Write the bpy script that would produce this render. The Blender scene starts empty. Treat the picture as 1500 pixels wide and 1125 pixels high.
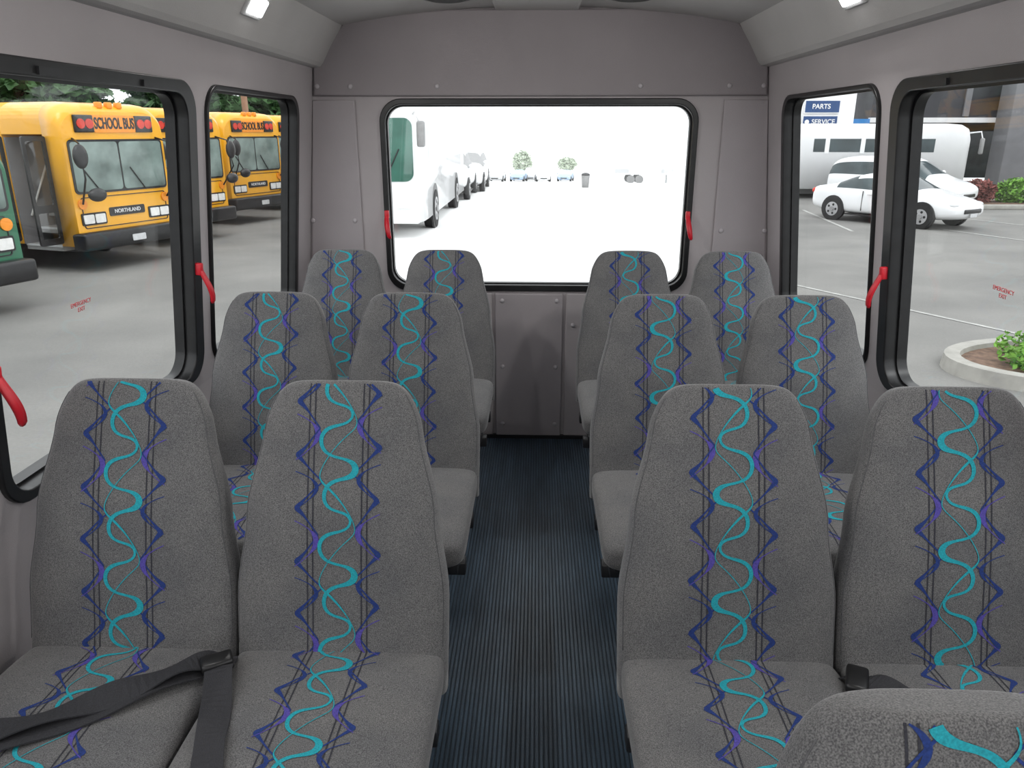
import bpy, bmesh, math, random
from mathutils import Vector, Matrix
random.seed(7)
S=bpy.context.scene
try:
    S.view_settings.view_transform='Standard'
    S.view_settings.look='None'
except Exception as e: print(e)
COL=S.collection
# ------------------------------------------------------------ materials
def mat(name,c,rough=.6,var=.15,scale=8,bump=0,bscale=60,metal=0,sheen=0,emit=None,es=0,coat=0,detail=4,stretch=None):
    m=bpy.data.materials.new(name); m.use_nodes=True
    nt=m.node_tree; b=nt.nodes['Principled BSDF']
    tc=nt.nodes.new('ShaderNodeTexCoord'); src=tc.outputs['Object']
    if stretch:
        mp=nt.nodes.new('ShaderNodeMapping'); mp.inputs['Scale'].default_value=stretch; nt.links.new(src,mp.inputs[0]); src=mp.outputs[0]
    n=nt.nodes.new('ShaderNodeTexNoise'); n.inputs['Scale'].default_value=scale; n.inputs['Detail'].default_value=detail
    nt.links.new(src,n.inputs['Vector'])
    r=nt.nodes.new('ShaderNodeValToRGB')
    r.color_ramp.elements[0].position=.3; r.color_ramp.elements[1].position=.7
    r.color_ramp.elements[0].color=(*[max(0,x*(1-var)) for x in c],1)
    r.color_ramp.elements[1].color=(*[min(1,x*(1+var)) for x in c],1)
    nt.links.new(n.outputs['Fac'],r.inputs['Fac']); nt.links.new(r.outputs['Color'],b.inputs['Base Color'])
    b.inputs['Roughness'].default_value=rough; b.inputs['Metallic'].default_value=metal
    if sheen:
        b.inputs['Sheen Weight'].default_value=sheen; b.inputs['Sheen Roughness'].default_value=.4
    if coat: b.inputs['Coat Weight'].default_value=coat
    if emit:
        b.inputs['Emission Color'].default_value=(*emit,1); b.inputs['Emission Strength'].default_value=es
    if bump:
        n2=nt.nodes.new('ShaderNodeTexNoise'); n2.inputs['Scale'].default_value=bscale; n2.inputs['Detail'].default_value=3
        nt.links.new(tc.outputs['Object'],n2.inputs['Vector'])
        bp=nt.nodes.new('ShaderNodeBump'); bp.inputs['Strength'].default_value=bump; bp.inputs['Distance'].default_value=.004
        nt.links.new(n2.outputs['Fac'],bp.inputs['Height']); nt.links.new(bp.outputs['Normal'],b.inputs['Normal'])
    return m
def fabric_mat():
    m=bpy.data.materials.new('grey_tweed_fabric'); m.use_nodes=True
    nt=m.node_tree; b=nt.nodes['Principled BSDF']; L=nt.links
    tc=nt.nodes.new('ShaderNodeTexCoord')
    n=nt.nodes.new('ShaderNodeTexNoise'); n.inputs['Scale'].default_value=560; n.inputs['Detail'].default_value=2
    n3=nt.nodes.new('ShaderNodeTexNoise'); n3.inputs['Scale'].default_value=7; n3.inputs['Detail'].default_value=4
    L.new(tc.outputs['Object'],n.inputs['Vector']); L.new(tc.outputs['Object'],n3.inputs['Vector'])
    r=nt.nodes.new('ShaderNodeValToRGB'); r.color_ramp.elements[0].position=.33; r.color_ramp.elements[1].position=.68
    r.color_ramp.elements[0].color=(.078,.078,.082,1); r.color_ramp.elements[1].color=(.225,.223,.226,1)
    L.new(n.outputs['Fac'],r.inputs['Fac'])
    r2=nt.nodes.new('ShaderNodeValToRGB'); r2.color_ramp.elements[0].position=.3; r2.color_ramp.elements[1].position=.7
    r2.color_ramp.elements[0].color=(.80,.80,.81,1); r2.color_ramp.elements[1].color=(1.08,1.06,1.02,1)
    L.new(n3.outputs['Fac'],r2.inputs['Fac'])
    mx=nt.nodes.new('ShaderNodeMixRGB'); mx.blend_type='MULTIPLY'; mx.inputs[0].default_value=1
    L.new(r.outputs[0],mx.inputs[1]); L.new(r2.outputs[0],mx.inputs[2]); L.new(mx.outputs[0],b.inputs['Base Color'])
    b.inputs['Roughness'].default_value=.95; b.inputs['Sheen Weight'].default_value=.3; b.inputs['Sheen Roughness'].default_value=.35
    bp=nt.nodes.new('ShaderNodeBump'); bp.inputs['Strength'].default_value=.4; bp.inputs['Distance'].default_value=.0015
    L.new(n.outputs['Fac'],bp.inputs['Height']); L.new(bp.outputs['Normal'],b.inputs['Normal'])
    return m
def glass_mat(name,tint=(1,1,1),gl=.06):
    m=bpy.data.materials.new(name); m.use_nodes=True; nt=m.node_tree
    for n in list(nt.nodes): nt.nodes.remove(n)
    o=nt.nodes.new('ShaderNodeOutputMaterial'); t=nt.nodes.new('ShaderNodeBsdfTransparent'); g=nt.nodes.new('ShaderNodeBsdfGlossy')
    t.inputs[0].default_value=(*tint,1); g.inputs['Roughness'].default_value=.02
    x=nt.nodes.new('ShaderNodeMixShader'); x.inputs[0].default_value=gl
    nt.links.new(t.outputs[0],x.inputs[1]); nt.links.new(g.outputs[0],x.inputs[2]); nt.links.new(x.outputs[0],o.inputs[0])
    return m
def ground_mat():
    m=bpy.data.materials.new('asphalt_and_glare_fan'); m.use_nodes=True; nt=m.node_tree; L=nt.links; b=nt.nodes['Principled BSDF']
    g=nt.nodes.new('ShaderNodeNewGeometry'); sp=nt.nodes.new('ShaderNodeSeparateXYZ'); L.new(g.outputs['Position'],sp.inputs[0])
    ab=nt.nodes.new('ShaderNodeMath'); ab.operation='ABSOLUTE'; L.new(sp.outputs[0],ab.inputs[0])
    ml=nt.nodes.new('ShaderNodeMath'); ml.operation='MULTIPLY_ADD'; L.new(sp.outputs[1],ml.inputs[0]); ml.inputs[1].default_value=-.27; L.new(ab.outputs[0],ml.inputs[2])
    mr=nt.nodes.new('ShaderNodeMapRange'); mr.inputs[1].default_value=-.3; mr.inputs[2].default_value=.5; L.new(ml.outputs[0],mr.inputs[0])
    n=nt.nodes.new('ShaderNodeTexNoise'); n.inputs['Scale'].default_value=.5; n.inputs['Detail'].default_value=8
    n2=nt.nodes.new('ShaderNodeTexNoise'); n2.inputs['Scale'].default_value=30; n2.inputs['Detail'].default_value=3
    L.new(g.outputs['Position'],n.inputs['Vector']); L.new(g.outputs['Position'],n2.inputs['Vector'])
    r=nt.nodes.new('ShaderNodeValToRGB'); r.color_ramp.elements[0].position=.3; r.color_ramp.elements[1].position=.7
    r.color_ramp.elements[0].color=(.175,.173,.165,1); r.color_ramp.elements[1].color=(.265,.26,.245,1); L.new(n.outputs['Fac'],r.inputs[0])
    r2=nt.nodes.new('ShaderNodeValToRGB'); r2.color_ramp.elements[0].color=(.8,.8,.8,1); r2.color_ramp.elements[1].color=(1.1,1.1,1.1,1); L.new(n2.outputs['Fac'],r2.inputs[0])
    mm=nt.nodes.new('ShaderNodeMixRGB'); mm.blend_type='MULTIPLY'; mm.inputs[0].default_value=1; L.new(r.outputs[0],mm.inputs[1]); L.new(r2.outputs[0],mm.inputs[2])
    mx=nt.nodes.new('ShaderNodeMixRGB'); L.new(mr.outputs[0],mx.inputs[0]); mx.inputs[1].default_value=(.85,.85,.84,1); L.new(mm.outputs[0],mx.inputs[2])  # near-white fan to the rear: overexposed glare painted into the ground colour
    L.new(mx.outputs[0],b.inputs['Base Color']); b.inputs['Roughness'].default_value=.9
    return m
FAB=fabric_mat()
CYAN=mat('pattern_teal',(.015,.34,.41),.9,.25,400)
NAVY=mat('pattern_navy',(.014,.038,.18),.9,.3,400)
PURP=mat('pattern_purple',(.085,.065,.34),.9,.3,400)
LINE=mat('pattern_black',(.035,.035,.045),.9,.3,400)
SEAM=mat('seam_thread',(.10,.10,.105),.9,.2,100)
SHELL=mat('seat_shell_plastic',(.1,.1,.11),.5,.1,20,.2,200)
BLK=mat('black_rubber',(.012,.012,.013),.35,.3,20)
BMET=mat('black_powdercoat',(.02,.02,.022),.4,.2,30)
WALLM=mat('grey_vinyl_wall',(.47,.435,.445),.7,.05,3,.2,350)
WALL2=mat('grey_padded_vinyl',(.425,.39,.405),.65,.06,3,.2,300)
WALLC=mat('grey_cap_vinyl',(.33,.30,.312),.7,.06,3,.2,300)
CEIL=mat('headliner',(.51,.495,.485),.85,.05,4,.25,400)
RIV=mat('grey_rivet',(.5,.47,.49),.4,.05,5)
FLR=mat('ribbed_rubber_blue_grey',(.055,.085,.118),.36,.35,5,.2,150,detail=8,stretch=(6,.8,1))
FLD=mat('rib_groove',(.024,.038,.053),.6,.2,6)
RED=mat('red_plastic',(.66,.015,.03),.35,.1,20)
REDS=mat('red_sticker_ink',(.6,.06,.07),.5,.1,20)
STRAP=mat('black_webbing',(.03,.03,.035),.8,.25,400,.4,500)
LED=mat('led_lens',(.9,.9,.9),.3,.01,4,emit=(1,1,1),es=6)
LEDR=mat('led_bezel',(.7,.7,.7),.4,.05,4)
SPK=mat('speaker_grille',(.03,.03,.03),.6,.2,60)
GLASS=glass_mat('window_glass',(.97,.98,.98),.05)
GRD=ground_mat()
YEL=mat('school_bus_yellow',(.88,.42,.012),.35,.06,2,coat=.4)
WHT=mat('white_paint',(.85,.86,.87),.3,.03,2,coat=.5)
GRN=mat('green_paint',(.01,.13,.06),.35,.1,2,coat=.4)
DGL=mat('dark_glass',(.05,.07,.075),.08,.4,1.5)
LGL=mat('windshield_glass',(.20,.26,.24),.08,.6,1.2)
TGL=mat('tinted_green_glass',(.05,.16,.12),.08,.4,1)
PGL=mat('haze_bleached_glass',(.74,.76,.76),.15,.08,1)  # bleached colour paints rear-view haze onto coach and distant car glass
TIRE=mat('tire_rubber',(.02,.02,.02),.8,.2,20)
RIM=mat('wheel_rim',(.45,.45,.46),.35,.1,10,metal=.6)
CHR=mat('headlight_lens',(.8,.8,.78),.15,.1,10)
AMB=mat('amber_lens',(.9,.3,.02),.3,.1,10)
REDL=mat('red_lens',(.6,.04,.02),.25,.2,10)
GREY=mat('steel_grey',(.3,.3,.3),.5,.1,10)
LGREY=mat('pale_grey_paint',(.6,.61,.62),.5,.1,10)
LBLUE=mat('haze_paled_blue_paint',(.42,.55,.72),.5,.1,10)  # distance haze mixed into the blue of the far cars
CURB=mat('concrete_curb',(.36,.35,.32),.9,.15,6,.4,40)
SOIL=mat('bark_mulch',(.16,.1,.07),.95,.4,12,.6,60)
LEAF=mat('conifer_foliage',(.04,.10,.03),.8,.6,1.6)
LEAF2=mat('shrub_foliage',(.16,.34,.05),.8,.5,6)
LEAFP=mat('haze_paled_foliage',(.55,.62,.50),.9,.15,2)  # green lightened to paint haze over the far trees
LEAF3=mat('red_shrub_foliage',(.22,.07,.06),.8,.5,6)
BARK=mat('bark',(.16,.1,.07),.9,.3,5)
POLE=mat('wood_pole',(.34,.2,.13),.9,.2,5)
PAINTW=mat('white_line_paint',(.40,.40,.38),.8,.25,9)
BWALL=mat('white_stucco',(.8,.8,.8),.8,.04,2)
BDARK=mat('dark_soffit',(.045,.045,.05),.7,.3,.6)
BGREY=mat('grey_column',(.19,.19,.2),.8,.1,2)
SIGNB=mat('sign_navy',(.02,.06,.17),.5,.1,4)
SIGNL=mat('fascia_blue',(.05,.25,.6),.5,.05,4)
TXTW=mat('sign_white_lettering',(.75,.75,.75),.5,.02,4)
TXTK=mat('black_lettering',(.01,.01,.01),.5,.02,4)
# ------------------------------------------------------------ mesh helpers
def link(o,parent=None,M=None):
    COL.objects.link(o)
    if parent is not None: o.parent=parent
    if M is not None: o.matrix_local=M
    return o
def empty(name,M=None,parent=None):
    o=bpy.data.objects.new(name,None); o.empty_display_size=.1
    return link(o,parent,M)
def mk(name,vs,fs,mats,parent=None,M=None,smooth=False,fm=None):
    me=bpy.data.meshes.new(name); me.from_pydata([tuple(v) for v in vs],[],fs)
    if not isinstance(mats,(list,tuple)): mats=[mats]
    for m in mats: me.materials.append(m)
    if fm:
        for p,i in zip(me.polygons,fm): p.material_index=i
    if smooth:
        for p in me.polygons: p.use_smooth=True
    me.validate(); me.update()
    return link(bpy.data.objects.new(name,me),parent,M)
def recalc(o):
    bm=bmesh.new(); bm.from_mesh(o.data); bmesh.ops.recalc_face_normals(bm,faces=bm.faces); bm.to_mesh(o.data); bm.free(); return o
def box(name,lo,hi,m,parent=None,M=None,bev=0,seg=2):
    bm=bmesh.new(); bmesh.ops.create_cube(bm,size=1)
    for v in bm.verts:
        v.co=Vector([lo[i]+(v.co[i]+.5)*(hi[i]-lo[i]) for i in range(3)])
    if bev: bmesh.ops.bevel(bm,geom=bm.edges[:],offset=bev,segments=seg,affect='EDGES',profile=.5)
    me=bpy.data.meshes.new(name); bm.to_mesh(me); bm.free(); me.materials.append(m)
    if bev:
        for p in me.polygons: p.use_smooth=True
    return link(bpy.data.objects.new(name,me),parent,M)
def cyl(name,p0,p1,r,m,parent=None,r2=None,seg=20,M=None,bev=0):
    p0=Vector(p0);p1=Vector(p1);d=p1-p0
    bm=bmesh.new(); bmesh.ops.create_cone(bm,cap_ends=True,segments=seg,radius1=r,radius2=r if r2 is None else r2,depth=d.length)
    R=Vector((0,0,1)).rotation_difference(d.normalized()).to_matrix().to_4x4()
    bmesh.ops.transform(bm,matrix=Matrix.Translation((p0+p1)/2)@R,verts=bm.verts)
    me=bpy.data.meshes.new(name); bm.to_mesh(me); bm.free(); me.materials.append(m)
    for p in me.polygons:
        if len(p.vertices)==4: p.use_smooth=True
    return link(bpy.data.objects.new(name,me),parent,M)
def ball(name,c,r,m,parent=None,M=None,seg=14):
    bm=bmesh.new(); bmesh.ops.create_uvsphere(bm,u_segments=seg,v_segments=seg//2+2,radius=1)
    if not isinstance(r,(tuple,list)): r=(r,r,r)
    for v in bm.verts: v.co=Vector([c[i]+v.co[i]*r[i] for i in range(3)])
    me=bpy.data.meshes.new(name); bm.to_mesh(me); bm.free(); me.materials.append(m)
    for p in me.polygons: p.use_smooth=True
    return link(bpy.data.objects.new(name,me),parent,M)
def rr(x0,y0,x1,y1,r,n=8):
    pts=[]
    for cx,cy,a in ((x1-r,y1-r,0),(x0+r,y1-r,90),(x0+r,y0+r,180),(x1-r,y0+r,270)):
        for i in range(n+1):
            t=math.radians(a+90*i/n); pts.append((cx+r*math.cos(t),cy+r*math.sin(t)))
    return pts
def slab(name,outer,holes,th,M,m,parent=None,zc=0,bev=0):
    cu=bpy.data.curves.new(name,'CURVE'); cu.dimensions='2D'; cu.fill_mode='BOTH'; cu.extrude=th/2
    if bev: cu.bevel_depth=bev; cu.bevel_resolution=2; cu.extrude=max(.0001,th/2-bev); cu.offset=-bev
    for pl in [outer]+holes:
        s=cu.splines.new('POLY'); s.points.add(len(pl)-1)
        for p,q in zip(s.points,pl): p.co=(q[0],q[1],0,1)
        s.use_cyclic_u=True
    o=bpy.data.objects.new(name,cu); COL.objects.link(o)
    bpy.context.view_layer.update()
    me=bpy.data.meshes.new_from_object(o.evaluated_get(bpy.context.evaluated_depsgraph_get()))
    bpy.data.objects.remove(o); bpy.data.curves.remove(cu)
    me.materials.clear(); me.materials.append(m)
    me.transform(Matrix.Translation((0,0,zc)))
    return link(bpy.data.objects.new(name,me),parent,M)
def text(body,size,M,m,parent=None,ext=.003,bold=0,name='lettering',sx=1):
    cu=bpy.data.curves.new(name,'FONT'); cu.body=body; cu.size=size; cu.align_x='CENTER'; cu.align_y='CENTER'; cu.extrude=ext; cu.offset=bold
    o=bpy.data.objects.new(name,cu); COL.objects.link(o); bpy.context.view_layer.update()
    me=bpy.data.meshes.new_from_object(o.evaluated_get(bpy.context.evaluated_depsgraph_get()))
    bpy.data.objects.remove(o); bpy.data.curves.remove(cu)
    me.materials.clear(); me.materials.append(m); me.transform(Matrix.Diagonal((sx,1,1,1)))
    return link(bpy.data.objects.new(name,me),parent,M)
def basis(X,Y,Z,o):
    M=Matrix.Identity(4)
    for i,c in enumerate((X,Y,Z,o)):
        for j in range(3): M[j][i]=c[j]
    return M
def extr_y(name,pts,y0,y1,m,parent=None,closed=True,smooth=False):
    n=len(pts); vs=[(p[0],y0,p[1]) for p in pts]+[(p[0],y1,p[1]) for p in pts]; fs=[]
    for i in range(n if closed else n-1):
        j=(i+1)%n; fs.append((i,j,n+j,n+i))
    if closed: fs+= [tuple(range(n)),tuple(range(2*n-1,n-1,-1))]
    return recalc(mk(name,vs,fs,m,parent,smooth=smooth))
# ------------------------------------------------------------ room shell
YR=3.6; YF=-2.3
def xw(z): return 1.108-.0989*(z-.74)
def floor():
    prof=[];x=-1.13
    while x<1.115:
        prof+=[(x,0),(x+.0070,0),(x+.0078,-.003),(x+.0112,-.003)]; x+=.012
    prof.append((1.13,0))
    n=len(prof); ys=[YF,0,1,2,3,YR]; vs=[];fs=[];fm=[]
    for y in ys: vs+=[(p[0],y,p[1]) for p in prof]
    for j in range(len(ys)-1):
        for i in range(n-1):
            a=j*n+i; fs.append((a,a+1,a+n+1,a+n)); fm.append(1 if i%4==2 else 0)
    o=mk('floor',vs,fs,[FLR,FLD],fm=fm)
    box('subfloor',(-1.18,YF,-.10),(1.18,YR+.05,-.006),BMET,o)
floor()
up=Vector((.0989,0,1)).normalized()
ML=basis((0,1,0),tuple(up),tuple(Vector((0,1,0)).cross(up)),(-xw(.7),0,.7))
upr=Vector((-.0989,0,1)).normalized()
MR=basis((0,1,0),tuple(upr),tuple(Vector((0,1,0)).cross(upr)),(xw(.7),0,.7))
K=1/up.z
def zl(z): return (z-.7)*K
wins=[(2.425,3.365),(1.36,2.345),(.30,1.25),(-.76,.195),(-1.9,-.89)]
Z0,Z1=.735,1.64
wn=[1]
def lever(parent,M,s=1):
    vs=[];fs=[]
    N=14
    for i in range(N+1):
        t=i/N; y=.055-.115*t; z=.010+.034*(math.sin(t*math.pi*.62)**1.3); x=s*(.016*t*t)
        w=.0075+.004*math.sin(math.pi*t); h=.0045
        if i==N: w*=.6;h*=.6
        vs+=[(x-w,y,z-h),(x+w,y,z-h),(x+w,y,z+h),(x-w,y,z+h)]
    for i in range(N):
        for k in range(4):
            a=i*4+k;b=i*4+(k+1)%4; fs.append((a,b,b+4,a+4))
    fs+=[(0,1,2,3),(N*4+3,N*4+2,N*4+1,N*4)]
    recalc(mk('latch_handle',vs,fs,RED,parent,M,smooth=True))
    box('latch_base',(-.010,.030,-.004),(.010,.068,.018),RED,parent,M,.004)
def window(M,x0,y0,x1,y1,r,sg,latch=(),fw=(.03,.05,.025,.035),topbar=True):
    e=empty('window_%d'%wn[0],M); wn[0]+=1
    a,b,c,d=fw; I=Matrix.Identity(4)
    slab('frame',rr(x0,y0,x1,y1,r),[rr(x0+a,y0+c,x1-b,y1-d,r-.02)],.044,I,BLK,e,zc=sg*(-.010),bev=.004)
    slab('frame_outer',rr(x0+.006,y0+.006,x1-.006,y1-.006,r-.005),[rr(x0+a+.006,y0+c+.006,x1-b-.008,y1-d-.008,r-.026)],.03,I,BLK,e,zc=-sg*.04)
    slab('glass',rr(x0+a*.6,y0+c*.6,x1-b*.6,y1-d*.6,r-.012),[],.004,I,GLASS,e,zc=-sg*.045)
    for i,lx in enumerate(latch):
        lm=Matrix.Translation((lx,zl(1.045-.045*(i==1)) if topbar else 1.08,sg*.012))
        if sg<0: lm=lm@Matrix.Diagonal((1,1,-1,1))
        lever(e,lm)
    if topbar:
        for bx in (x0+.28,x1-.28):
            box('track_clip',(bx-.04,y1-.030,min(sg*.012,sg*.018)),(bx+.04,y1-.014,max(sg*.012,sg*.018)),BMET,e)
    return e
for side,M,sg,sx in (('left',ML,1,-1),('right',MR,-1,1)):
    w=empty('wall_'+side)
    holes=[rr(a+.006,zl(Z0)+.006,b-.006,zl(Z1)-.006,.085) for a,b in wins]
    slab('window_panel',[(YF,0),(YR,0),(YR,zl(1.80)),(YF,zl(1.80))],holes,.05,M,WALLM,w,zc=-sg*.025)
    x7=xw(.7)
    extr_y('lower_panel',[(sx*1.13,-.006),(sx*x7,.7),(sx*(x7+.05),.7),(sx*1.18,-.006)],YF,YR,WALLM,w)
    for i,(a,b) in enumerate(wins):
        lat=()
        if i==1: lat=(b-.04,a+.004)
        if i==2: lat=(b-.03,)
        window(M,a,zl(Z0),b,zl(Z1),.09,sg,lat,(.012,.036,.022,.016) if i==0 else (.03,.058,.025,.036),topbar=i>0)
    c=[(sx*1.03,1.765),(sx*.985,1.768),(sx*.968,1.772),(sx*.955,1.786),(sx*.915,1.855),(sx*.875,1.915),(sx*.862,1.937),(sx*.87,1.96),(sx*1.03,2.0)]
    extr_y('trim_%d'%(1 if sx<0 else 2),c,YF,YR-.001,CEIL)
prof=[]
for i in range(41):
    x=-.90+1.8*i/40; a=max(0,abs(x)-.18)/.70; prof.append((x,2.008-.072*a**1.7))
cp=prof+[(p[0],p[1]+.05) for p in reversed(prof)]
ce=extr_y('ceiling',cp,YF,YR+.0,CEIL)
extr_y('center_strip',[(-.19,1.998),(-.18,1.994),(.16,1.994),(.17,1.998),(.17,2.015),(-.19,2.015)],YF,YR-.002,CEIL,ce)
for x in (-.36,.36):
    sp=empty('ceiling_speaker',Matrix.Translation((x,3.22,1.998)))
    cyl('bezel',(0,0,-.012),(0,0,.006),.095,BLK,sp,seg=40)
    cyl('grille',(0,0,-.018),(0,0,-.011),.07,SPK,sp,.082,seg=40)
MB=basis((1,0,0),(0,0,1),(0,-1,0),(0,YR,0))
out=[(-1.16,-.006),(1.16,-.006),(1.15,.7),(xw(1.77)+.03,1.77),(1.0,2.05),(-1.0,2.05),(-xw(1.77)-.03,1.77),(-1.15,.7)]
wb=empty('wall_rear')
RX0,RX1,RZ0,RZ1=-.72,.72,.765,1.64
slab('rear_panel',out,[rr(RX0+.006,RZ0+.006,RX1-.006,RZ1-.006,.095)],.05,MB,WALLM,wb,zc=-.025)
window(MB,RX0,RZ0,RX1,RZ1,.10,1,(-.706,.700),fw=(.024,.024,.03,.026),topbar=False)
capx=xw(1.64)
slab('rear_cap',[(-capx+.01,1.650),(capx-.01,1.650),(xw(1.77)-.005,1.77),(.93,1.86),(.84,1.965),(.4,2.0),(-.4,2.0),(-.84,1.965),(-.93,1.86),(-xw(1.77)+.005,1.77)],[],.024,MB,WALLC,wb,zc=.011,bev=.008)
for sx in (-1,1):
    q=[(.826,.02),(1.12,.02),(1.1,.7),(xw(1.64)+.0,1.634),(.826,1.634)]
    q=[(sx*a,b) for a,b in q]
    if sx<0: q=q[::-1]
    slab('corner_panel',q,[],.016,MB,WALL2,wb,zc=.007,bev=.006)
slab('aisle_panel',rr(-.2,.012,.13,.755,.008,3),[],.018,MB,WALL2,wb,zc=.008,bev=.006)
slab('left_lower_panel',rr(-.815,.012,-.215,.755,.008,3),[],.012,MB,WALLM,wb,zc=.005,bev=.005)
slab('right_lower_panel',rr(.146,.012,.815,.755,.008,3),[],.012,MB,WALLM,wb,zc=.005,bev=.005)
for x,z in [(-.86,1.10),(-1.06,1.10),(.86,1.06),(1.06,1.06),(-.165,.72),(.10,.72),(-.165,.385),(.10,.385),(-.165,.08),(.10,.08),(-.62,.72),(.62,.72),(-.4,.5),(.4,.5),(.18,.6),
            (-.84,1.69),(-.99,1.69),(.84,1.69),(.99,1.69),(-.45,1.69),(.45,1.69),(-.86,.6),(.86,.6)]:
    ball('rivet',(x,YR-(.024 if z>1.65 else .018),z),(.011,.006,.011),RIV,wb)
box('baseboard_rear',(-1.1,YR-.022,0),(1.1,YR-.001,.018),BMET)
MF=basis((1,0,0),(0,0,1),(0,-1,0),(0,YF,0))
slab('wall_front',out,[rr(-.95,.75,.95,1.75,.1)],.05,MF,WALLM,None)
LEDW=3.9
def dome(sx,y):
    p=Vector((sx*.897,y,1.878)); n=Vector((-sx*.83,0,-.56)).normalized()
    X=Vector((0,1,0)); Yv=n.cross(X).normalized(); M=basis(tuple(X),tuple(Yv),tuple(n),tuple(p))
    e=empty('ceiling_light',M)
    box('bezel',(-.075,-.04,-.004),(.075,.04,.008),LEDR,e,None,.004)
    box('lens',(-.06,-.028,.004),(.06,.028,.016),LED,e,None,.005)
    ld=bpy.data.lights.new('led','AREA'); ld.shape='RECTANGLE'; ld.size=.12; ld.size_y=.055; ld.energy=LEDW; ld.color=(1,.98,.95)
    o=bpy.data.objects.new('led',ld); link(o,e,Matrix.Translation((0,0,.02))@Matrix.Rotation(math.pi,4,'X'))
for yl,yr in ((2.60,2.44),(1.35,1.25),(.1,.1),(-1.1,-1.1)):  # first pair is visible; the remaining pairs are unseen, added to brighten the cabin
    dome(-1,yl); dome(1,yr)
# ------------------------------------------------------------ seats
REC=math.radians(18.7); A=Vector((0,math.sin(REC),math.cos(REC))); NF=Vector((0,-math.cos(REC),math.sin(REC)))
HB=.553
def lerp(tab,x):
    for (a,b),(c,d) in zip(tab,tab[1:]):
        if x<=c:
            t=(x-a)/(c-a); t=max(0,min(1,t)); t=t*t*(3-2*t); return b+(d-b)*t
    return tab[-1][1]
WT=[(-.2,.217),(.2,.219),(.5,.199),(.82,.168),(1.0,.154)]
BT=[(-.2,.064),(.3,.058),(1,.038)]
def bk(h):
    t=h/HB; k=(1-max(0,t)**8)**(1/7) if t<1 else 0
    k2=(1-max(0,t)**14)**(1/14) if t<1 else 0
    w=lerp(WT,t)*k; b=lerp(BT,t)*k2
    bulge=.012*math.sin(math.pi*max(0,min(1,t)))**2
    return w,b,bulge
def bcenter(h):
    w,b,bu=bk(h); b0=lerp(BT,h/HB)
    return Vector((0,0,.5))+A*h+NF*(bu-b0)
NB=3.4
def back_pt(s,h,off=0):
    w,b,bu=bk(h); q=min(1,abs(s)/max(w,1e-4)); f=b*(1-q**NB)**(1/NB)
    return bcenter(h)+Vector((s,0,0))+NF*(f+off)
def sp(c,n): return math.copysign(abs(c)**(2/n),c)
def backrest_mesh():
    hs=[-.09,-.04,0]+[HB*.86*i/18 for i in range(1,19)]+[HB*(1-.14*(1-j/13)**2.2) for j in range(1,14)]
    hs=[min(h,HB*.99995) for h in hs]; NS=64; vs=[];fs=[];fm=[]
    for h in hs:
        w,b,bu=bk(h); c=bcenter(h)
        for i in range(NS):
            a=2*math.pi*i/NS
            vs.append(c+Vector((w*sp(math.cos(a),NB),0,0))+NF*(b*sp(math.sin(a),NB)))
    for j in range(len(hs)-1):
        for i in range(NS):
            k=(i+1)%NS; fs.append((j*NS+i,j*NS+k,(j+1)*NS+k,(j+1)*NS+i))
            a=2*math.pi*(i+.5)/NS; fm.append(1 if (math.sin(a)<-.55 and j<len(hs)-11) else 0)
    fs.append(tuple(range(NS))); fm.append(0); t=len(hs)-1; fs.append(tuple(t*NS+i for i in range(NS))); fm.append(0)
    return vs,fs,fm
CY0,CY1=-.455,.05; CW=.216; CH=.050; CZ=.454
def cz(y):
    t=(y-CY1)/(CY0-CY1); return CZ+.012*math.sin(t*2.6)
def ck(y):
    t=(y-(CY0+CY1)/2)/((CY1-CY0)/2); t=min(1,abs(t))
    return CW*(1-t**12)**(1/12),CH*(1-t**6)**(1/6)
def cush_pt(s,y,off=0):
    w,h=ck(y); q=min(1,abs(s)/max(w,1e-4)); return Vector((s,y,cz(y)+h*(1-q**4)**.25+off))
def cushion_mesh():
    NS=48;M=34;vs=[];fs=[]
    ys=[(CY0+CY1)/2-(CY1-CY0)/2*math.cos(math.pi*i/M)*.99999 for i in range(M+1)]
    for y in ys:
        w,h=ck(y)
        for i in range(NS):
            a=2*math.pi*i/NS; vs.append((w*sp(math.cos(a),4),y,cz(y)+h*sp(math.sin(a),4)))
    for j in range(M):
        for i in range(NS):
            k=(i+1)%NS; fs.append((j*NS+i,j*NS+k,(j+1)*NS+k,(j+1)*NS+i))
    fs.append(tuple(range(NS))); fs.append(tuple(M*NS+i for i in range(NS)))
    return vs,fs
PP=.214
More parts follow.
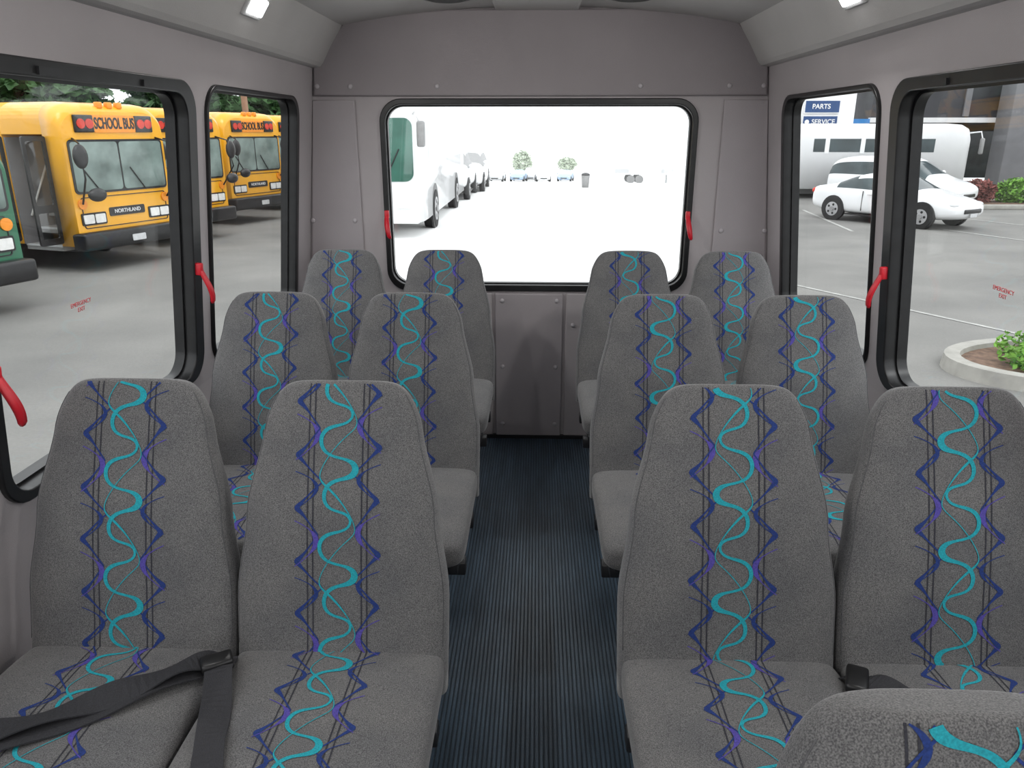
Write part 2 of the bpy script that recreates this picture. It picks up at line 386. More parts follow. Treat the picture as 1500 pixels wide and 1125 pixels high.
def strokes(ph,T,fl=1):
    """woven stripe: list of (material index, polyline [(s,t,w)]) in metres across / down the cloth"""
    out=[]
    for s0 in (-.060,-.049,.049,.060):
        n=int(T/.006); out.append((3,[(s0,T*i/n,.0028) for i in range(n+1)]))
    tw=2*math.pi/PP
    def wave(fn,mi):
        seg=[]; n=int((T+.12)/.0021)
        for i in range(n+1):
            u=-.06+(T+.12)*i/n; s,dt,w=fn(tw*(u+ph)); seg.append((fl*s,u+dt,w))
        out.append((mi,seg))
    # bold teal S curves, two bends per repeat, every second bend swells into a blade
    wave(lambda th:(.031*math.sin(2*th)+.006*math.sin(th), -.0045*math.sin(4*th)+.005*math.cos(2*th),
                    .0052+.0085*max(0,math.cos(2*th-1.8))**1.5*(.5+.5*math.cos(th-1.0))+.0030*max(0,-math.cos(2*th-1.2))),0)
    wave(lambda th:(-.036*math.sin(th+.5), .006*math.sin(2*th), .0018+.0030*max(0,math.cos(th-2.2))**3),0)
    for side in (-1,1):
        o=.9 if side>0 else 0
        def navy(th):
            q=2*th+o; am=.023+.004*math.sin(th+o)
            return side*(.058+am*math.cos(q)),-.005*math.sin(2*q),.0030+.0078*max(0,math.cos(q))**1.5
        wave(navy,1)
        k=-3
        while True:
            # violet arcs bulging inwards over the line pair, ends flick outwards
            t0=((2*k+1)*math.pi-o)/(2*tw)-ph+.012; k+=1
            if t0-.07>T: break
            big=k%2==0; L_=.046 if big else .038
            seg=[]
            for i in range(33):
                a=-1+2*i/32
                seg.append((fl*side*(.042+.044*abs(a)**1.9),t0+a*L_+.006*a*a,.0018+(.0095 if big else .006)*max(0,1-(abs(a)*1.9)**2)))
            out.append((2 if big else 1,seg))
    res=[]
    for mi,seg in out:
        cur=[]
        for p in seg:
            if 0<=p[1]<=T: cur.append(p)
            else:
                if len(cur)>1: res.append((mi,cur))
                cur=[]
        if len(cur)>1: res.append((mi,cur))
    return res
def pattern_mesh(strk,fn,T):
    vs=[];fs=[];fm=[]
    for q,(mi,seg) in enumerate(strk):
        off=.0005+.0003*[2,1,1.5,0][mi]+.00003*(q%7)
        b=len(vs)
        for i,(s,t,w) in enumerate(seg):
            a=seg[max(0,i-1)];c=seg[min(len(seg)-1,i+1)]
            dx,dy=c[0]-a[0],c[1]-a[1]; l=math.hypot(dx,dy) or 1; nx,ny=-dy/l,dx/l
            for sgn in (1,0,-1):
                vs.append(fn(s+sgn*nx*w/2,min(T,max(0,t+sgn*ny*w/2)),off))
        for i in range(len(seg)-1):
            for h in (0,1):
                fs.append((b+3*i+h,b+3*i+h+1,b+3*i+h+4,b+3*i+h+3)); fm.append(mi)
    return vs,fs,fm
def mesh_data(name,vs,fs,mats,fm=None,smooth=True,rc=True):
    me=bpy.data.meshes.new(name); me.from_pydata([tuple(v) for v in vs],[],fs)
    for m in mats: me.materials.append(m)
    if fm:
        for p,i in zip(me.polygons,fm): p.material_index=i
    if smooth:
        for p in me.polygons: p.use_smooth=True
    if rc:
        bm=bmesh.new(); bm.from_mesh(me); bmesh.ops.recalc_face_normals(bm,faces=bm.faces); bm.to_mesh(me); bm.free()
    return me
v,f,fm=backrest_mesh(); BACK=mesh_data('backrest',v,f,[FAB,SHELL],fm)
v,f=cushion_mesh(); CUSH=mesh_data('cushion',v,f,[FAB])
PM=[CYAN,NAVY,PURP,LINE]
PATB=[];PATC=[]
for ph,fl in ((0,1),(.07,1),(.03,-1),(.14,-1)):
    T=HB*.985; st=strokes(ph,T,fl)
    v,f,fm=pattern_mesh(st,lambda s,t,o:back_pt(s,max(.0,HB*.988-t),o),T)
    PATB.append(mesh_data('pattern_back',v,f,PM,fm,False,False))
    st=strokes(ph+.1,.475,fl)
    v,f,fm=pattern_mesh(st,lambda s,t,o:cush_pt(s,min(.03,.03-t),o),.475)
    PATC.append(mesh_data('pattern_cushion',v,f,PM,fm,False,False))
def tube(name,pts,r,m,parent=None,seg=8,M=None):
    pts=[Vector(p) for p in pts]; vs=[];fs=[]
    for i,p in enumerate(pts):
        d=(pts[min(len(pts)-1,i+1)]-pts[max(0,i-1)]).normalized()
        u=d.cross(Vector((0,0,1)));
        if u.length<.05: u=d.cross(Vector((0,1,0)))
        u.normalize(); w=d.cross(u)
        for k in range(seg):
            a=2*math.pi*k/seg; vs.append(p+u*r*math.cos(a)+w*r*math.sin(a))
    for i in range(len(pts)-1):
        for k in range(seg):
            l=(k+1)%seg; fs.append((i*seg+k,i*seg+l,(i+1)*seg+l,(i+1)*seg+k))
    fs.append(tuple(range(seg))); fs.append(tuple((len(pts)-1)*seg+k for k in range(seg)))
    return recalc(mk(name,vs,fs,m,parent,M,smooth=True))
def seam_pts(side):
    P=[]
    for i in range(40):
        h=.01+HB*.93*i/39; w,b,bu=bk(h); s=side*w*.965
        P.append(back_pt(s,h,.0))
    return P
tmp=tube('seam',seam_pts(1),.0011,SEAM); SEAM1=tmp.data; bpy.data.objects.remove(tmp)
tmp=tube('seam',seam_pts(-1),.0011,SEAM); SEAM2=tmp.data; bpy.data.objects.remove(tmp)
def child(me,name,e):
    o=bpy.data.objects.new(name,me); return link(o,e)
FR={}
def seat(x,y,var):
    e=empty('bus_seat',Matrix.Translation((x,y,0)))
    child(BACK,'backrest',e); child(CUSH,'cushion',e); child(PATB[var],'back_pattern',e); child(PATC[var],'cushion_pattern',e)
    child(SEAM1,'seam_1',e); child(SEAM2,'seam_2',e)
    if not FR:
        a=[box('rail_1',(-.19,-.38,.365),(-.155,.05,.40),BMET,e,None,.004),box('rail_2',(.155,-.38,.365),(.19,.05,.40),BMET,e,None,.004),
           box('crossbar_1',(-.205,-.32,.325),(.205,-.28,.365),BMET,e,None,.004),box('crossbar_2',(-.205,-.06,.325),(.205,-.02,.365),BMET,e,None,.004),
           box('seat_pan',(-.18,-.40,.395),(.18,.02,.408),BMET,e,None,.003),
           cyl('leg_1',(0,-.30,.012),(0,-.30,.33),.02,BMET,e),cyl('leg_2',(0,-.04,.012),(0,-.04,.33),.02,BMET,e),
           box('foot_plate',(-.045,-.38,0),(.045,.04,.014),BMET,e,None,.004),
           tube('back_bracket_1',[(-.18,.03,.38),(-.18,.09,.42),(-.18,.12,.52)],.011,BMET,e),tube('back_bracket_2',[(.18,.03,.38),(.18,.09,.42),(.18,.12,.52)],.011,BMET,e)]
        for o in a: FR[o.name]=o.data
    else:
        for k,d in FR.items(): child(d,k,e)
    return e
ROWS=[1.25,2.13,3.03]
vi=[[0,1,2,3],[1,0,3,2],[0,1,2,3]]
SEATS={}
for r,y in enumerate(ROWS):
    for c,x in enumerate((-.832,-.394,.394,.832)): SEATS[(r,c)]=seat(x,y,vi[r][c])
seat(.382,.352,2); seat(.820,.352,3)
# ------------------------------------------------------------ seat belts
def ribbon(name,pts,w,th,m,parent,wdir=None,wob=.006):
    pts=[Vector(p) for p in pts]; R=[]
    for i in range(len(pts)-1):
        p0=pts[max(0,i-1)];p1=pts[i];p2=pts[i+1];p3=pts[min(len(pts)-1,i+2)]
        for k in range(8):
            t=k/8; R.append(.5*((2*p1)+(p2-p0)*t+(2*p0-5*p1+4*p2-p3)*t*t+(3*p1-p0-3*p2+p3)*t**3))
    R.append(pts[-1]); vs=[];fs=[]
    for i,p in enumerate(R):
        d=(R[min(len(R)-1,i+1)]-R[max(0,i-1)]).normalized(); u=d.cross(Vector((0,0,1)) if wdir is None else Vector(wdir)).normalized(); n=u.cross(d).normalized()
        tz=Vector((0,0,wob*math.sin(i*.45)))
        for a,b in ((-1,-1),(1,-1),(1,1),(-1,1)): vs.append(p+u*a*w/2+n*b*th/2+tz*a)
    for i in range(len(R)-1):
        for k in range(4):
            l=(k+1)%4; fs.append((i*4+k,i*4+l,i*4+4+l,i*4+4+k))
    fs+=[(0,1,2,3),tuple(len(vs)-4+k for k in range(4))]
    return recalc(mk(name,vs,fs,m,parent))
sb=empty('seat_belt')
ribbon('strap_1',[(-.612,1.225,.50),(-.66,1.175,.528),(-.74,1.10,.532),(-.85,1.03,.530),(-.96,.975,.526),(-1.05,.945,.47)],.052,.003,STRAP,sb,wob=.009)
ribbon('strap_2',[(-.62,1.21,.50),(-.68,1.14,.524),(-.78,1.05,.524),(-.90,.975,.522),(-1.0,.92,.518),(-1.06,.90,.47)],.046,.003,STRAP,sb,wob=.004)
sb2=empty('seat_belt')
ribbon('strap_1',[(-.616,1.23,.50),(-.60,1.17,.525),(-.565,1.07,.522),(-.54,.98,.522),(-.51,.89,.520),(-.49,.82,.508),(-.485,.77,.42)],.052,.003,STRAP,sb2)
box('anchor',(-.03,-.02,-.012),(.03,.02,.012),BLK,sb2,Matrix.Translation((-.612,1.19,.522))@Matrix.Rotation(.5,4,'Z'),.006)
sb3=empty('seat_belt')
ribbon('strap_1',[(.612,1.23,.49),(.64,1.18,.52),(.70,1.14,.520),(.76,1.12,.518)],.045,.003,STRAP,sb3)
box('buckle',(-.02,-.035,-.01),(.02,.035,.01),BLK,sb3,Matrix.Translation((.615,1.19,.515))@Matrix.Rotation(-.4,4,'Z'),.006)
for M,sg,yy,zz in ((ML,1,1.77,1.09),(MR,-1,1.80,1.13)):
    st=empty('glass_sticker',M)
    if sg>0: T=Matrix.Translation((yy,zl(zz),-.041))
    else: T=Matrix.Translation((yy,zl(zz),.041))@Matrix.Rotation(math.pi,4,'Y')
    text('EMERGENCY\nEXIT',.015,T,REDS,st,.0004,name='sticker_text')
# ------------------------------------------------------------ vehicles
ZG=-1.0
def wheel(e,x,y,r,w,sgn):
    cyl('tire',(x,y-w/2,r),(x,y+w/2,r),r,TIRE,e,seg=32)
    yo=y+sgn*(w/2)
    cyl('rim',(x,yo-sgn*.02,r),(x,yo+sgn*.012,r),r*.62,RIM,e,seg=24)
    cyl('hub',(x,yo,r),(x,yo+sgn*.05,r),r*.2,GREY,e,seg=16)
    for k in range(5):
        a=2*math.pi*k/5; cyl('spoke_gap',(x+r*.4*math.cos(a),yo,r+r*.4*math.sin(a)),(x+r*.4*math.cos(a),yo+sgn*.016,r+r*.4*math.sin(a)),r*.11,TIRE,e,seg=10)
def bodysec(w,z0,z1,r=.38,n=7):
    P=[(-w,z0)]
    for i in range(n+1):
        a=math.pi-(math.pi/2)*i/n; P.append((-(w-r)+r*math.cos(a),z1-r*.75+r*.75*math.sin(a)))
    P+=[(-y,z) for y,z in reversed(P)]
    return P
def loft_x(name,secs,m,e,smooth=False):
    n=len(secs[0][1]); vs=[];fs=[]
    for x,s in secs: vs+=[(x,p[0],p[1]) for p in s]
    for j in range(len(secs)-1):
        for i in range(n):
            k=(i+1)%n; fs.append((j*n+i,j*n+k,(j+1)*n+k,(j+1)*n+i))
    fs.append(tuple(range(n))); fs.append(tuple((len(secs)-1)*n+i for i in range(n)))
    o=recalc(mk(name,vs,fs,m,e)); 
    if smooth:
        for p in o.data.polygons:
            if len(p.vertices)==4: p.use_smooth=True
    return o
TF=basis((0,1,0),(0,0,1),(1,0,0),(0,0,0))
def school_bus(loc,ang,paint=YEL,H=3.0,label=True,name='school_bus',mirrors=True):
    e=empty(name,Matrix.Translation(loc)@Matrix.Rotation(ang,4,'Z'))
    w=1.2; z0=.5
    loft_x('body',[(-10,bodysec(w*.97,z0,H-.1)),(-9.7,bodysec(w,z0,H)),(-1.4,bodysec(w,z0,H))],paint,e,True)
    P=bodysec(w,z0,H)
    mid=[(-.35,z0),(-.35,min(2.45,H-.3)),(-w,min(2.45,H-.3))]+P[1:]
    loft_x('body_mid',[(-1.4,mid),(-.4,mid)],paint,e)
    loft_x('front_cap',[(-.4,bodysec(w,z0,H)),(-.16,bodysec(w,z0,H-.03,.45)),(-.05,bodysec(w*.985,z0,H-.09,.5)),(0,bodysec(w*.955,z0,H-.16,.5))],paint,e,True)
    x=.005; wt=min(2.36,H-.4)
    slab('windshield_surround',rr(-1.08,1.42,1.08,wt,.08,4),[],.02,TF,BLK,e,zc=x)
    for a,b in ((-1.04,-.02),(.02,1.04)): slab('windshield',rr(a,1.46,b,wt-.04,.06,4),[],.02,TF,LGL,e,zc=x+.008)
    for y in (-.55,.5): cyl('wiper',(x+.03,y,1.44),(x+.03,y-.3,1.85),.012,BLK,e,seg=6)
    if label:
        slab('sign_panel',rr(-.47,2.48,.47,2.78,.03,3),[],.03,TF,AMB,e,zc=x+.005)
        text('SCHOOL BUS',.27,TF@Matrix.Translation((0,2.63,.03)),TXTK,e,.004,.007,sx=.56)
        text('NORTHLAND',.10,TF@Matrix.Translation((0,1.06,.02)),TXTW,e,.003,.001)
        for s in (-1,1):
            box('light_hood',(-.04,s*.68-.20,2.48),(.05,s*.68+.20,2.78),BLK,e,None,.02)
            cyl('red_light',(.04,s*.765,2.63),(.065,s*.765,2.63),.085,REDL,e)
            cyl('amber_light',(.04,s*.585,2.63),(.065,s*.585,2.63),.085,REDL,e)
        for y in (-.22,0,.22,-.85,.85): box('marker',(-.12,y-.06,H-.10 if abs(y)<.5 else H-.28),(-.02,y+.06,H+.01 if abs(y)<.5 else H-.2),AMB,e,None,.02)
    slab('grille',rr(-.42,.98,.42,1.14,.03,3),[],.02,TF,BLK,e,zc=x)
    slab('front_panel_seam',rr(-1.0,.80,1.0,1.36,.05,4),[rr(-.985,.815,.985,1.345,.04,4)],.01,TF,BLK,e,zc=x)
    for s in (-1,1):
        slab('headlight_bezel',rr(s*.78-.27,.86,s*.78+.27,1.08,.03,3),[],.03,TF,BLK,e,zc=x)
        for q in (-.125,.125): slab('headlight',rr(s*.78+q-.11,.89,s*.78+q+.11,1.05,.02,3),[],.03,TF,CHR,e,zc=x+.015)
        cyl('turn_signal',(0,s*.98,1.24),(.03,s*.98,1.24),.09,AMB,e)
    box('bumper',(-.15,-1.2,.42),(.2,1.2,.74),BLK,e,None,.05)
    slab('licence_plate',rr(-.16,.5,.16,.62,.02,3),[],.01,TF,LGREY,e,zc=.208)
    box('underframe',(-9.6,-.9,.35),(-.3,.9,.52),BMET,e)
    for yy in (-1.02,1.02):
        sg=math.copysign(1,yy)
        for xx in (-2.3,-7.4): 
            wheel(e,xx,yy,.48,.28,sg)
            cyl('wheel_arch',(xx,sg*1.12,.52),(xx,sg*1.206,.52),.6,BLK,e,seg=28)
    for s in (-1,1):
        yy=s*1.203; x1=-1.6 if s<0 else -.7; xx=x1
        while xx-.62>-9.6:
            box('side_window',(xx-.62,min(yy,yy+s*.012),1.72),(xx,max(yy,yy+s*.012),min(2.34,H-.35)),DGL,e); xx-=.74
        for z in (1.0,1.35,1.6): box('rub_rail',(-9.8,min(yy,yy+s*.02),z-.03),(x1+.1,max(yy,yy+s*.02),z+.03),BLK,e)
    dt=min(2.4,H-.35)
    for i,z in enumerate((.5,.78,1.06)):
        box('step',(-1.36,-1.16+.27*i,z-.1),(-.44,-.35,z),GREY,e); box('step_nose',(-1.36,-1.17+.27*i,z-.03),(-.44,-1.15+.27*i,z+.004),LGREY,e)
    box('stair_back',(-1.38,-.37,.5),(-.42,-.35,dt),BGREY,e)
    box('driver_seat',(-1.2,-.372,1.15),(-.8,.2,1.9),BLK,e,None,.05)
    for xx in (-1.30,-.50): cyl('handrail',(xx,-1.0,1.0),(xx,-.5,1.9),.02,CHR,e,seg=8)
    box('step_panel',(-1.36,-1.2,.5),(-1.33,-.4,dt),BGREY,e)
    for xx in (-1.42,-.36):
        slab('door_leaf',rr(-1.66,.55,-1.2,dt+.02,.04,3),[rr(-1.6,1.25,-1.26,dt-.06,.03,3),rr(-1.6,.66,-1.26,1.12,.03,3)],.04,TF@Matrix.Translation((0,0,xx)),BLK,e)
        slab('door_glass',rr(-1.62,.62,-1.24,dt-.04,.03,3),[],.01,TF@Matrix.Translation((0,0,xx)),GLASS,e)
    if mirrors:
      for s in (-1,1):
        tube('mirror_arm',[(0,s*.95,2.38),(.25,s*1.05,2.3),(.33,s*1.10,1.7),(.05,s*1.0,1.25)],.018,BLK,e)
        ball('mirror',(.30,s*1.10,2.08),(.07,.15,.21),BLK,e)
        ball('cross_mirror',(.38,s*.95,1.42),(.09,.19,.12),BLK,e)
    return e
FA=math.radians(-18.5)
for x,y in ((-7.93,14.6),(-8.1,17.95),(-8.05,22.1),(-8.1,26.2)): school_bus((x,y,ZG),FA)
g=school_bus((-7.90,9.72,ZG),FA,GRN,2.45,False,'green_shuttle_bus',False)
def coach(loc,ang,H=3.4,L=11,name='coach_bus',gl=TGL):
    e=empty(name,Matrix.Translation(loc)@Matrix.Rotation(ang,4,'Z'))
    w=1.27
    def sec(k,z1,xo=0): return bodysec(w*k,.38,z1,.3)
    loft_x('body',[(-L,sec(.97,H-.1)),(-L+.3,sec(1,H)),(-.9,sec(1,H)),(-.35,sec(.985,H-.04)),(-.1,sec(.95,H-.16)),(0,sec(.90,H-.4))],WHT,e,True)
    slab('windshield',rr(-1.08,1.35,1.08,H-.45,.2,6),[],.03,TF,gl,e,zc=.0)
    slab('wind_divider',rr(-.02,1.35,.02,H-.45,.01,2),[],.03,TF,BLK,e,zc=.01)
    slab('lower_mask',rr(-1.05,.85,1.05,1.1,.06,4),[],.03,TF,WHT,e,zc=.0)
    for s in (-1,1):
        slab('headlight',rr(s*.85-.2,.72,s*.85+.2,.92,.05,4),[],.03,TF,CHR,e,zc=.01)
        tube('mirror_arm',[(-.1,s*1.1,H-.35),(.3,s*1.22,H-.3),(.35,s*1.34,H-.6)],.03,WHT,e)
        box('mirror',(.28,s*1.34-.10,H-1.10),(.40,s*1.34+.10,H-.52),GREY,e,None,.05)
        yy=s*1.272
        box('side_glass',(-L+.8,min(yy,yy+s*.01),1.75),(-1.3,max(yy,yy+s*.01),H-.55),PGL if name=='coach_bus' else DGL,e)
        if name!='coach_bus':
            for xx in (-2.6,-3.9,-5.2): box('window_post',(xx-.08,min(yy,yy+s*.02),1.7),(xx+.08,max(yy,yy+s*.02),H-.5),WHT,e)
        for xx in (-2.4,-L+3.0):
            cyl('wheel_arch',(xx,s*1.2,.55),(xx,s*1.276,.55),.62,BLK,e,seg=28); wheel(e,xx,s*1.14,.5,.3,s)
    box('bumper',(-.1,-1.2,.36),(.14,1.2,.66),WHT,e,None,.06)
    slab('licence_plate',rr(-.25,.42,.25,.58,.02,3),[],.01,TF,REDL,e,zc=.15)
    for y in (-.5,.4): cyl('wiper',(.03,y,1.4),(.03,y+.35,2.1),.015,BLK,e,seg=6)
    return e
coach((-4.05,18.6,ZG),math.radians(-90),3.25)
def car(loc,ang,kind='sedan',paint=WHT,name='sedan_car',sc=1,gl=DGL):
    e=empty(name,Matrix.Translation(loc)@Matrix.Rotation(ang,4,'Z')@Matrix.Scale(sc,4))
    if kind=='sedan':
        ST=[(-2.35,.42,.80,.82,.70,.5),(-2.28,.28,.98,1.0,.84,.66),(-1.75,.22,1.03,1.06,.91,.68),(-1.45,.2,1.02,1.12,.915,.66),(-.85,.2,.98,1.42,.92,.60),(-.1,.2,.95,1.46,.92,.61),(.35,.2,.93,1.42,.92,.60),(1.05,.2,.92,.98,.92,.66),(1.6,.22,.86,.90,.90,.64),(2.15,.26,.74,.78,.84,.58),(2.38,.34,.60,.62,.70,.5)]
        wx=(-1.42,1.42); L=2.38
    elif kind=='pickup':
        ST=[(-2.6,.5,1.1,1.12,.9,.7),(-2.5,.4,1.15,1.17,.95,.75),(-.9,.35,1.15,1.18,.97,.75),(-.8,.35,1.15,1.85,.97,.68),(.2,.35,1.15,1.9,.97,.68),(.5,.35,1.15,1.85,.97,.66),(1.1,.35,1.15,1.2,.97,.75),(2.3,.4,1.08,1.12,.93,.72),(2.5,.5,.9,.92,.85,.65)]
        wx=(-1.7,1.65); L=2.5
    else:
        ST=[(-2.45,.45,1.0,1.1,.80,.6),(-2.40,.3,1.08,1.5,.92,.66),(-2.1,.25,1.08,1.72,.97,.68),(-1,.22,1.07,1.78,.98,.70),(.1,.22,1.05,1.77,.98,.70),(.6,.22,1.04,1.68,.98,.67),(1.35,.22,1.03,1.12,.98,.72),(1.9,.25,.95,1.0,.95,.68),(2.35,.3,.82,.86,.86,.6),(2.48,.4,.66,.68,.74,.5)]
        wx=(-1.5,1.5); L=2.48
    vs=[];fs=[];fm=[];secs=[]
    for x,z0,b,rf,w,wr in ST:
        h=[(w*.90,z0),(w,z0+.18),(w*1.0,(z0+b)/2+.08),(w*.965,b),(wr+.05,b+(rf-b)*.82),(wr-.06,rf-.01),(wr*.4,rf+.015)]
        secs.append([(-y,z) for y,z in h]+[(y,z) for y,z in reversed(h)])
    n=14
    for (x,*_),s in zip(ST,secs): vs+=[(x,p[0],p[1]) for p in s]
    for j in range(len(ST)-1):
        ra=ST[j][3]-ST[j][2]; rb=ST[j+1][3]-ST[j+1][2]
        for i in range(n):
            k=(i+1)%n; fs.append((j*n+i,j*n+k,(j+1)*n+k,(j+1)*n+i)); mi=0
            if i in (3,9) and (ra>.25 or rb>.25): mi=1
            if i in (4,5,6,7,8) and ((ra<.2 and rb>.25) or (ra>.25 and rb<.2)): mi=1
            fm.append(mi)
    fs.append(tuple(range(n)));fm.append(0);fs.append(tuple((len(ST)-1)*n+i for i in range(n)));fm.append(0)
    o=recalc(mk('body',vs,fs,[paint,gl],e,smooth=True,fm=fm))
    bv=o.modifiers.new('s','SUBSURF'); bv.levels=1; bv.render_levels=2
    rw=.34 if kind=='sedan' else .38
    for s in (-1,1):
        for xx in wx:
            cyl('wheel_arch',(xx,s*.80,rw+.02),(xx,s*.925 if kind=='sedan' else s*.985,rw+.02),rw+.05,BLK,e,seg=26); wheel(e,xx,s*(.83 if kind=='sedan' else .88),rw,.22,s)
        ball('headlight',(L-.26,s*.62,ST[-2][2]-.06),(.16,.17,.08),LGREY,e)
        ball('tail_light',(-L+.10,s*.68,.85),(.08,.14,.09),REDL,e)
        ball('mirror',(.75 if kind=='sedan' else 1.0,s*1.02,1.0 if kind=='sedan' else 1.2),(.07,.12,.09),paint,e)
        for dx in (-.45,.5): box('door_seam',(dx-.006,min(s*.9,s*.93),.35),(dx+.006,max(s*.9,s*.93),.93),BLK,e)
        for dx in (-.2,.75): box('door_handle',(dx-.09,min(s*.92,s*.945),.82),(dx+.09,max(s*.92,s*.945),.85),LGREY,e)
    box('grille',(L-.12,-.42,.46),(L+.01,.42,.58),BLK,e,None,.03)
    slab('licence_plate',rr(-.16,.36,.16,.46,.01,2),[],.02,TF,LGREY,e,zc=L+.02)
    box('side_sill',(-1.0,-.9,.2),(1.0,.9,.24),BLK,e)
    return e
car((10.25,22.5,ZG),math.radians(-56),sc=.95)
car((12.7,27.6,ZG),math.radians(-52),'suv',name='white_minivan',sc=.95)
coach((16.3,31.3,ZG),math.radians(-4),2.78,6.5,'white_shuttle_bus',DGL)
car((-3.3,35.5,ZG),math.radians(-90),'suv',name='white_minivan',gl=GREY)
car((-3.6,31.5,ZG),math.radians(-90),'pickup',name='pickup_truck',gl=GREY)
def gz(y):
    pr=[(-40,-1),(38,-1),(80,-3.5),(115,-5.3),(160,-14)]
    for (a,b),(c,d) in zip(pr,pr[1:]):
        if y<=c: return b+(d-b)*(y-a)/(c-a)
    return -14
for i,(x,y,k,c_) in enumerate(((-4.6,88,'suv',LGREY),(-2.2,92,'sedan',LBLUE),(.6,90,'sedan',WHT),(3.4,94,'sedan',LBLUE),(-7.2,84,'suv',WHT),(-.8,96,'suv',LGREY))):  # far cars get pale paints, haze put into their colour
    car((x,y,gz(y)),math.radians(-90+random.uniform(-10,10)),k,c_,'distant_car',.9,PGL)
tr=empty('box_trailer',Matrix.Translation((9.9,74,gz(74))))
box('trailer_box',(-2.9,-1.1,.8),(2.9,1.1,2.0),WHT,tr,None,.05); box('stripe',(-2.7,-1.11,.95),(-1.4,-1.1,1.3),LGREY,tr); box('stripe',(1.6,-1.11,.95),(2.7,-1.1,1.3),LGREY,tr)
for x in (-1.2,-.4): 
    for s in (-1,1): cyl('wheel',(x,s*.95,.38),(x,s*1.12,.38),.38,GREY,tr)
box('landing_leg',(2.2,-.1,0),(2.35,.1,.8),LGREY,tr)
bn=empty('trash_bin',Matrix.Translation((2.25,36.5,ZG)))
cyl('bin_body',(0,0,0),(0,0,.55),.16,GREY,bn,.2); ball('bin_lid',(0,0,.57),(.21,.21,.1),BMET,bn)
# ------------------------------------------------------------ ground and lot
ys=[-40,0,10,20,30,38,45,55,65,80,95,115,160]; xs=[-90,-30,-10,0,10,30,90]
vs=[(x,y,gz(y)) for y in ys for x in xs]; fs=[]
for j in range(len(ys)-1):
    for i in range(len(xs)-1): a=j*len(xs)+i; fs.append((a,a+1,a+1+len(xs),a+len(xs)))
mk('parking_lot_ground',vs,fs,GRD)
ln=empty('parking_lines')
def line(a,b,w=.10):
    a=Vector((*a,ZG+.006));b=Vector((*b,ZG+.006)); d=(b-a).normalized(); n=Vector((-d.y,d.x,0))*w/2
    mk('line',[a-n,a+n,b+n,b-n],[(0,1,2,3)],PAINTW,ln)
line((4.2,13.3),(6.6,9.1),.08); line((8.9,26),(8.3,20.3)); line((10.9,20.8),(12.2,17.5)); line((12.9,23.5),(14.3,20.2)); line((-14,10),(-11,6.5))
isl=empty('planted_island',Matrix.Translation((6.2,8.0,ZG)))
n=48
def ell(rx,ry,z): return [(rx*math.cos(2*math.pi*i/n),ry*math.sin(2*math.pi*i/n),z) for i in range(n)]
vs=ell(1.7,1.0,0)+ell(1.68,.98,.15)+ell(1.52,.82,.15)+ell(1.50,.80,.08); fs=[]
for j in range(3):
    for i in range(n): k=(i+1)%n; fs.append((j*n+i,j*n+k,(j+1)*n+k,(j+1)*n+i))
mk('curb',vs,fs,CURB,isl); mk('soil',ell(1.51,.81,.10),[tuple(range(n))],SOIL,isl)
def foliage(name,pts,size,m,parent):
    vs=[];fs=[]
    for p in pts:
        a=Vector((random.gauss(0,1),random.gauss(0,1),random.gauss(0,.6))).normalized(); b=a.cross(Vector((random.gauss(0,1),random.gauss(0,1),random.gauss(0,1)))).normalized()
        s=size*random.uniform(.6,1.3); p=Vector(p); k=len(vs)
        vs+=[p-a*s,p-b*s*.45,p+a*s,p+b*s*.45]; fs.append((k,k+1,k+2,k+3))
    return mk(name,vs,fs,m,parent)
def blobpts(c,r,n):
    P=[]
    for i in range(n):
        v=Vector((random.gauss(0,1),random.gauss(0,1),random.gauss(0,1))).normalized()*random.uniform(.6,1)
        P.append((c[0]+v.x*r[0],c[1]+v.y*r[1],max(.02,c[2]+v.z*r[2])))
    return P
P=[]
for i in range(70):
    a=random.uniform(0,6.28);q=random.random()**.5; P+=blobpts((1.2*q*math.cos(a)+.05,.58*q*math.sin(a),.22),(.2,.18,.16),110)
foliage('plants',P,.042,LEAF2,isl)
cb=empty('curbed_bed',Matrix.Translation((16.6,27.2,ZG)))
box('curb',(-2.6,-.9,0),(5,1.0,.16),CURB,cb,None,.03); box('soil',(-2.4,-.7,.14),(4.8,.8,.18),SOIL,cb)
foliage('shrub_red',blobpts((-1.4,0,.5),(.6,.5,.45),1200),.09,LEAF3,cb)
foliage('shrub_green',blobpts((-.0,0,.5),(.9,.5,.5),1600)+blobpts((1.8,0,.5),(.9,.5,.5),1300),.09,LEAF2,cb)
def conifer_mesh(H,R,seed,n=7000):
    random.seed(seed); P=[]
    for i in range(n):
        h=random.random()**1.35; rr_=R*(1-h)*(.75+.25*math.sin(h*60))*random.uniform(.35,1)**.5; a=random.uniform(0,6.283)
        P.append((rr_*math.cos(a),rr_*math.sin(a),1.2+h*(H-1.2)-.12*rr_))
    return P
def conifer(x,y,H,R,seed):
    e=empty('conifer_tree',Matrix.Translation((x,y,gz(y))))
    cyl('trunk',(0,0,0),(0,0,H*.9),.28,BARK,e,.05)
    foliage('foliage',conifer_mesh(H,R,seed),.36,LEAF,e)
for i,(x,y,H,R) in enumerate(((-25.5,33,8.5,4.0),(-30,33,12,4.5),(-21.2,36,7.0,3.6),(-35,32,12,4.5),(-18,43,10.5,3.6),(-22,46,9,4.3),(-15.3,46,9.5,3.6),(-40,33,12,4.5),(-27,41,10,4.6))): conifer(x,y,H,R,i)
for i,(x,y) in enumerate(((-2.2,112),(4.4,116))):
    e=empty('broadleaf_tree',Matrix.Translation((x,y,gz(y)))); cyl('trunk',(0,0,0),(0,0,1.8),.15,BARK,e); foliage('foliage',blobpts((0,0,2.4),(1.4,1.3,.9 if i!=0 else 1.7),900),.3,LEAFP,e)
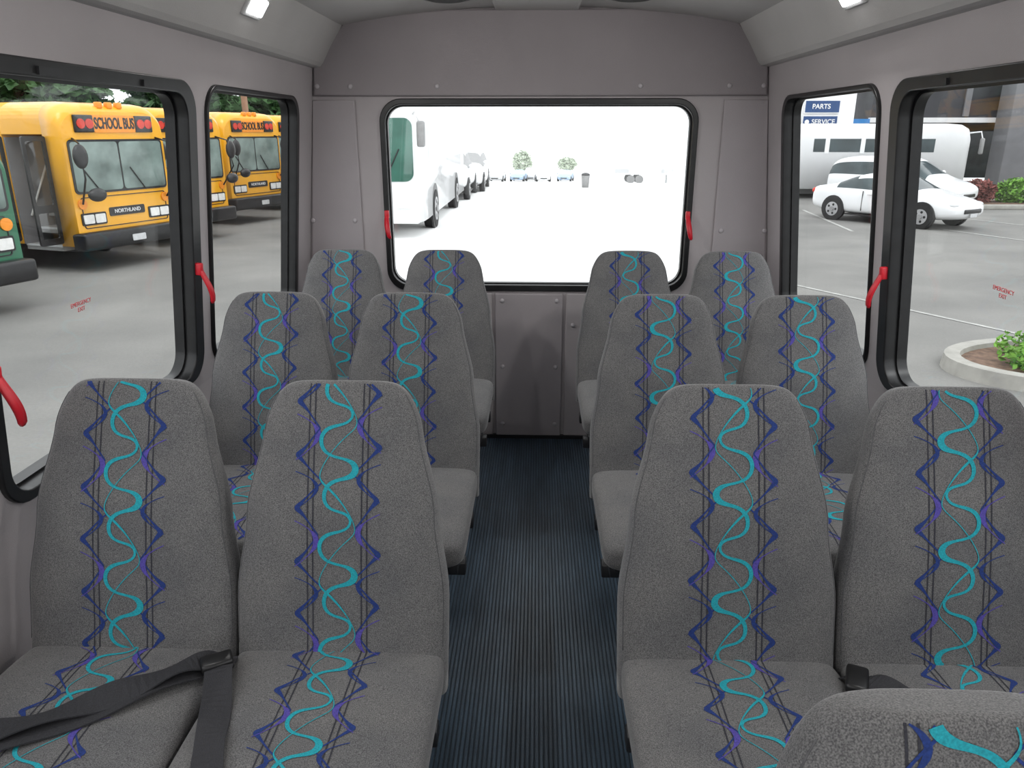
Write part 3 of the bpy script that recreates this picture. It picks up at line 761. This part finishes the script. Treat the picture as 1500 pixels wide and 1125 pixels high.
up_=empty('utility_pole',Matrix.Translation((-20.5,29.5,ZG))); cyl('pole',(0,0,0),(0,0,9),.16,POLE,up_,.12); cyl('crossarm',(-1,0,8.2),(1,0,8.2),.07,POLE,up_)
up_=empty('utility_pole',Matrix.Translation((-12.6,34,ZG))); cyl('pole',(0,0,0),(0,0,9),.14,POLE,up_,.12); cyl('crossarm',(-1,0,8.2),(1,0,8.2),.07,POLE,up_)
# dealership building
b=empty('dealership_building')
box('sign_wall',(9.2,33.0,ZG),(12.9,34.4,7),BWALL,b)
box('back_wall',(12.9,45,ZG),(40,45.4,7),BGREY,b)
box('canopy',(14.2,34.5,2.0),(40,45,4.6),BDARK,b)
box('canopy_edge',(14.1,34.3,1.85),(40,34.5,2.05),BWALL,b)
for k in range(5): box('beam',(14.6+3.4*k,34.42,2.1),(14.85+3.4*k,34.5,4.6),BGREY,b)
box('dark_glazing',(16,44.9,ZG),(39,45.0,1.5),DGL,b)
for x in (19.3,27.0): box('column',(x,33.2,ZG),(x+2.3,34.25,5),BGREY,b,None,.03)
box('blue_band',(12.9,34.3,1.5),(14.1,34.4,2.0),SIGNL,b)
sg_=empty('wall_sign')
for nm,x,z,ic in (('PARTS',11.55,2.45,0),('SERVICE',11.52,1.86,1)):
    y_=32.9
    box('sign_border',(x-.72,y_+.02,z-.26),(x+.72,y_+.09,z+.26),TXTW,sg_); box('sign_board',(x-.68,y_,z-.22),(x+.68,y_+.05,z+.22),SIGNB,sg_)
    text(nm,.26,basis((1,0,0),(0,0,1),(0,-1,0),(x+(.12 if ic else -.05),y_-.01,z)),TXTW,sg_,.004,.004)
    if ic: cyl('mark',(x-.54,y_,z),(x-.54,y_-.02,z),.09,TXTW,sg_)
# ------------------------------------------------------------ world, sun, camera
w=bpy.data.worlds.new('overcast_sky'); S.world=w; w.use_nodes=True
nt=w.node_tree; bg=nt.nodes['Background']
tc=nt.nodes.new('ShaderNodeTexCoord'); n=nt.nodes.new('ShaderNodeTexNoise'); n.inputs['Scale'].default_value=2.0; n.inputs['Detail'].default_value=4
nt.links.new(tc.outputs['Generated'],n.inputs['Vector'])
r=nt.nodes.new('ShaderNodeValToRGB'); r.color_ramp.elements[0].color=(.90,.93,.97,1); r.color_ramp.elements[1].color=(1,1,1,1)
nt.links.new(n.outputs['Fac'],r.inputs[0]); nt.links.new(r.outputs[0],bg.inputs[0]); bg.inputs[1].default_value=1.9
sd=bpy.data.lights.new('sun','SUN'); sd.energy=.9; sd.angle=math.radians(25); so=bpy.data.objects.new('sun',sd); link(so,None,Matrix.Rotation(math.radians(25),4,'X')@Matrix.Rotation(math.radians(15),4,'Y'))
cd=bpy.data.cameras.new('camera'); cam=bpy.data.objects.new('camera',cd); COL.objects.link(cam)
cd.sensor_width=36; cd.sensor_fit='HORIZONTAL'; cd.lens=1100/1500*36; cd.clip_start=.05; cd.clip_end=500
p=math.radians(18.6); a=math.atan(38*math.cos(p)/1100)
cam.rotation_euler=(math.pi/2-p,0,a); cam.location=(0,0,1.5)
S.camera=cam
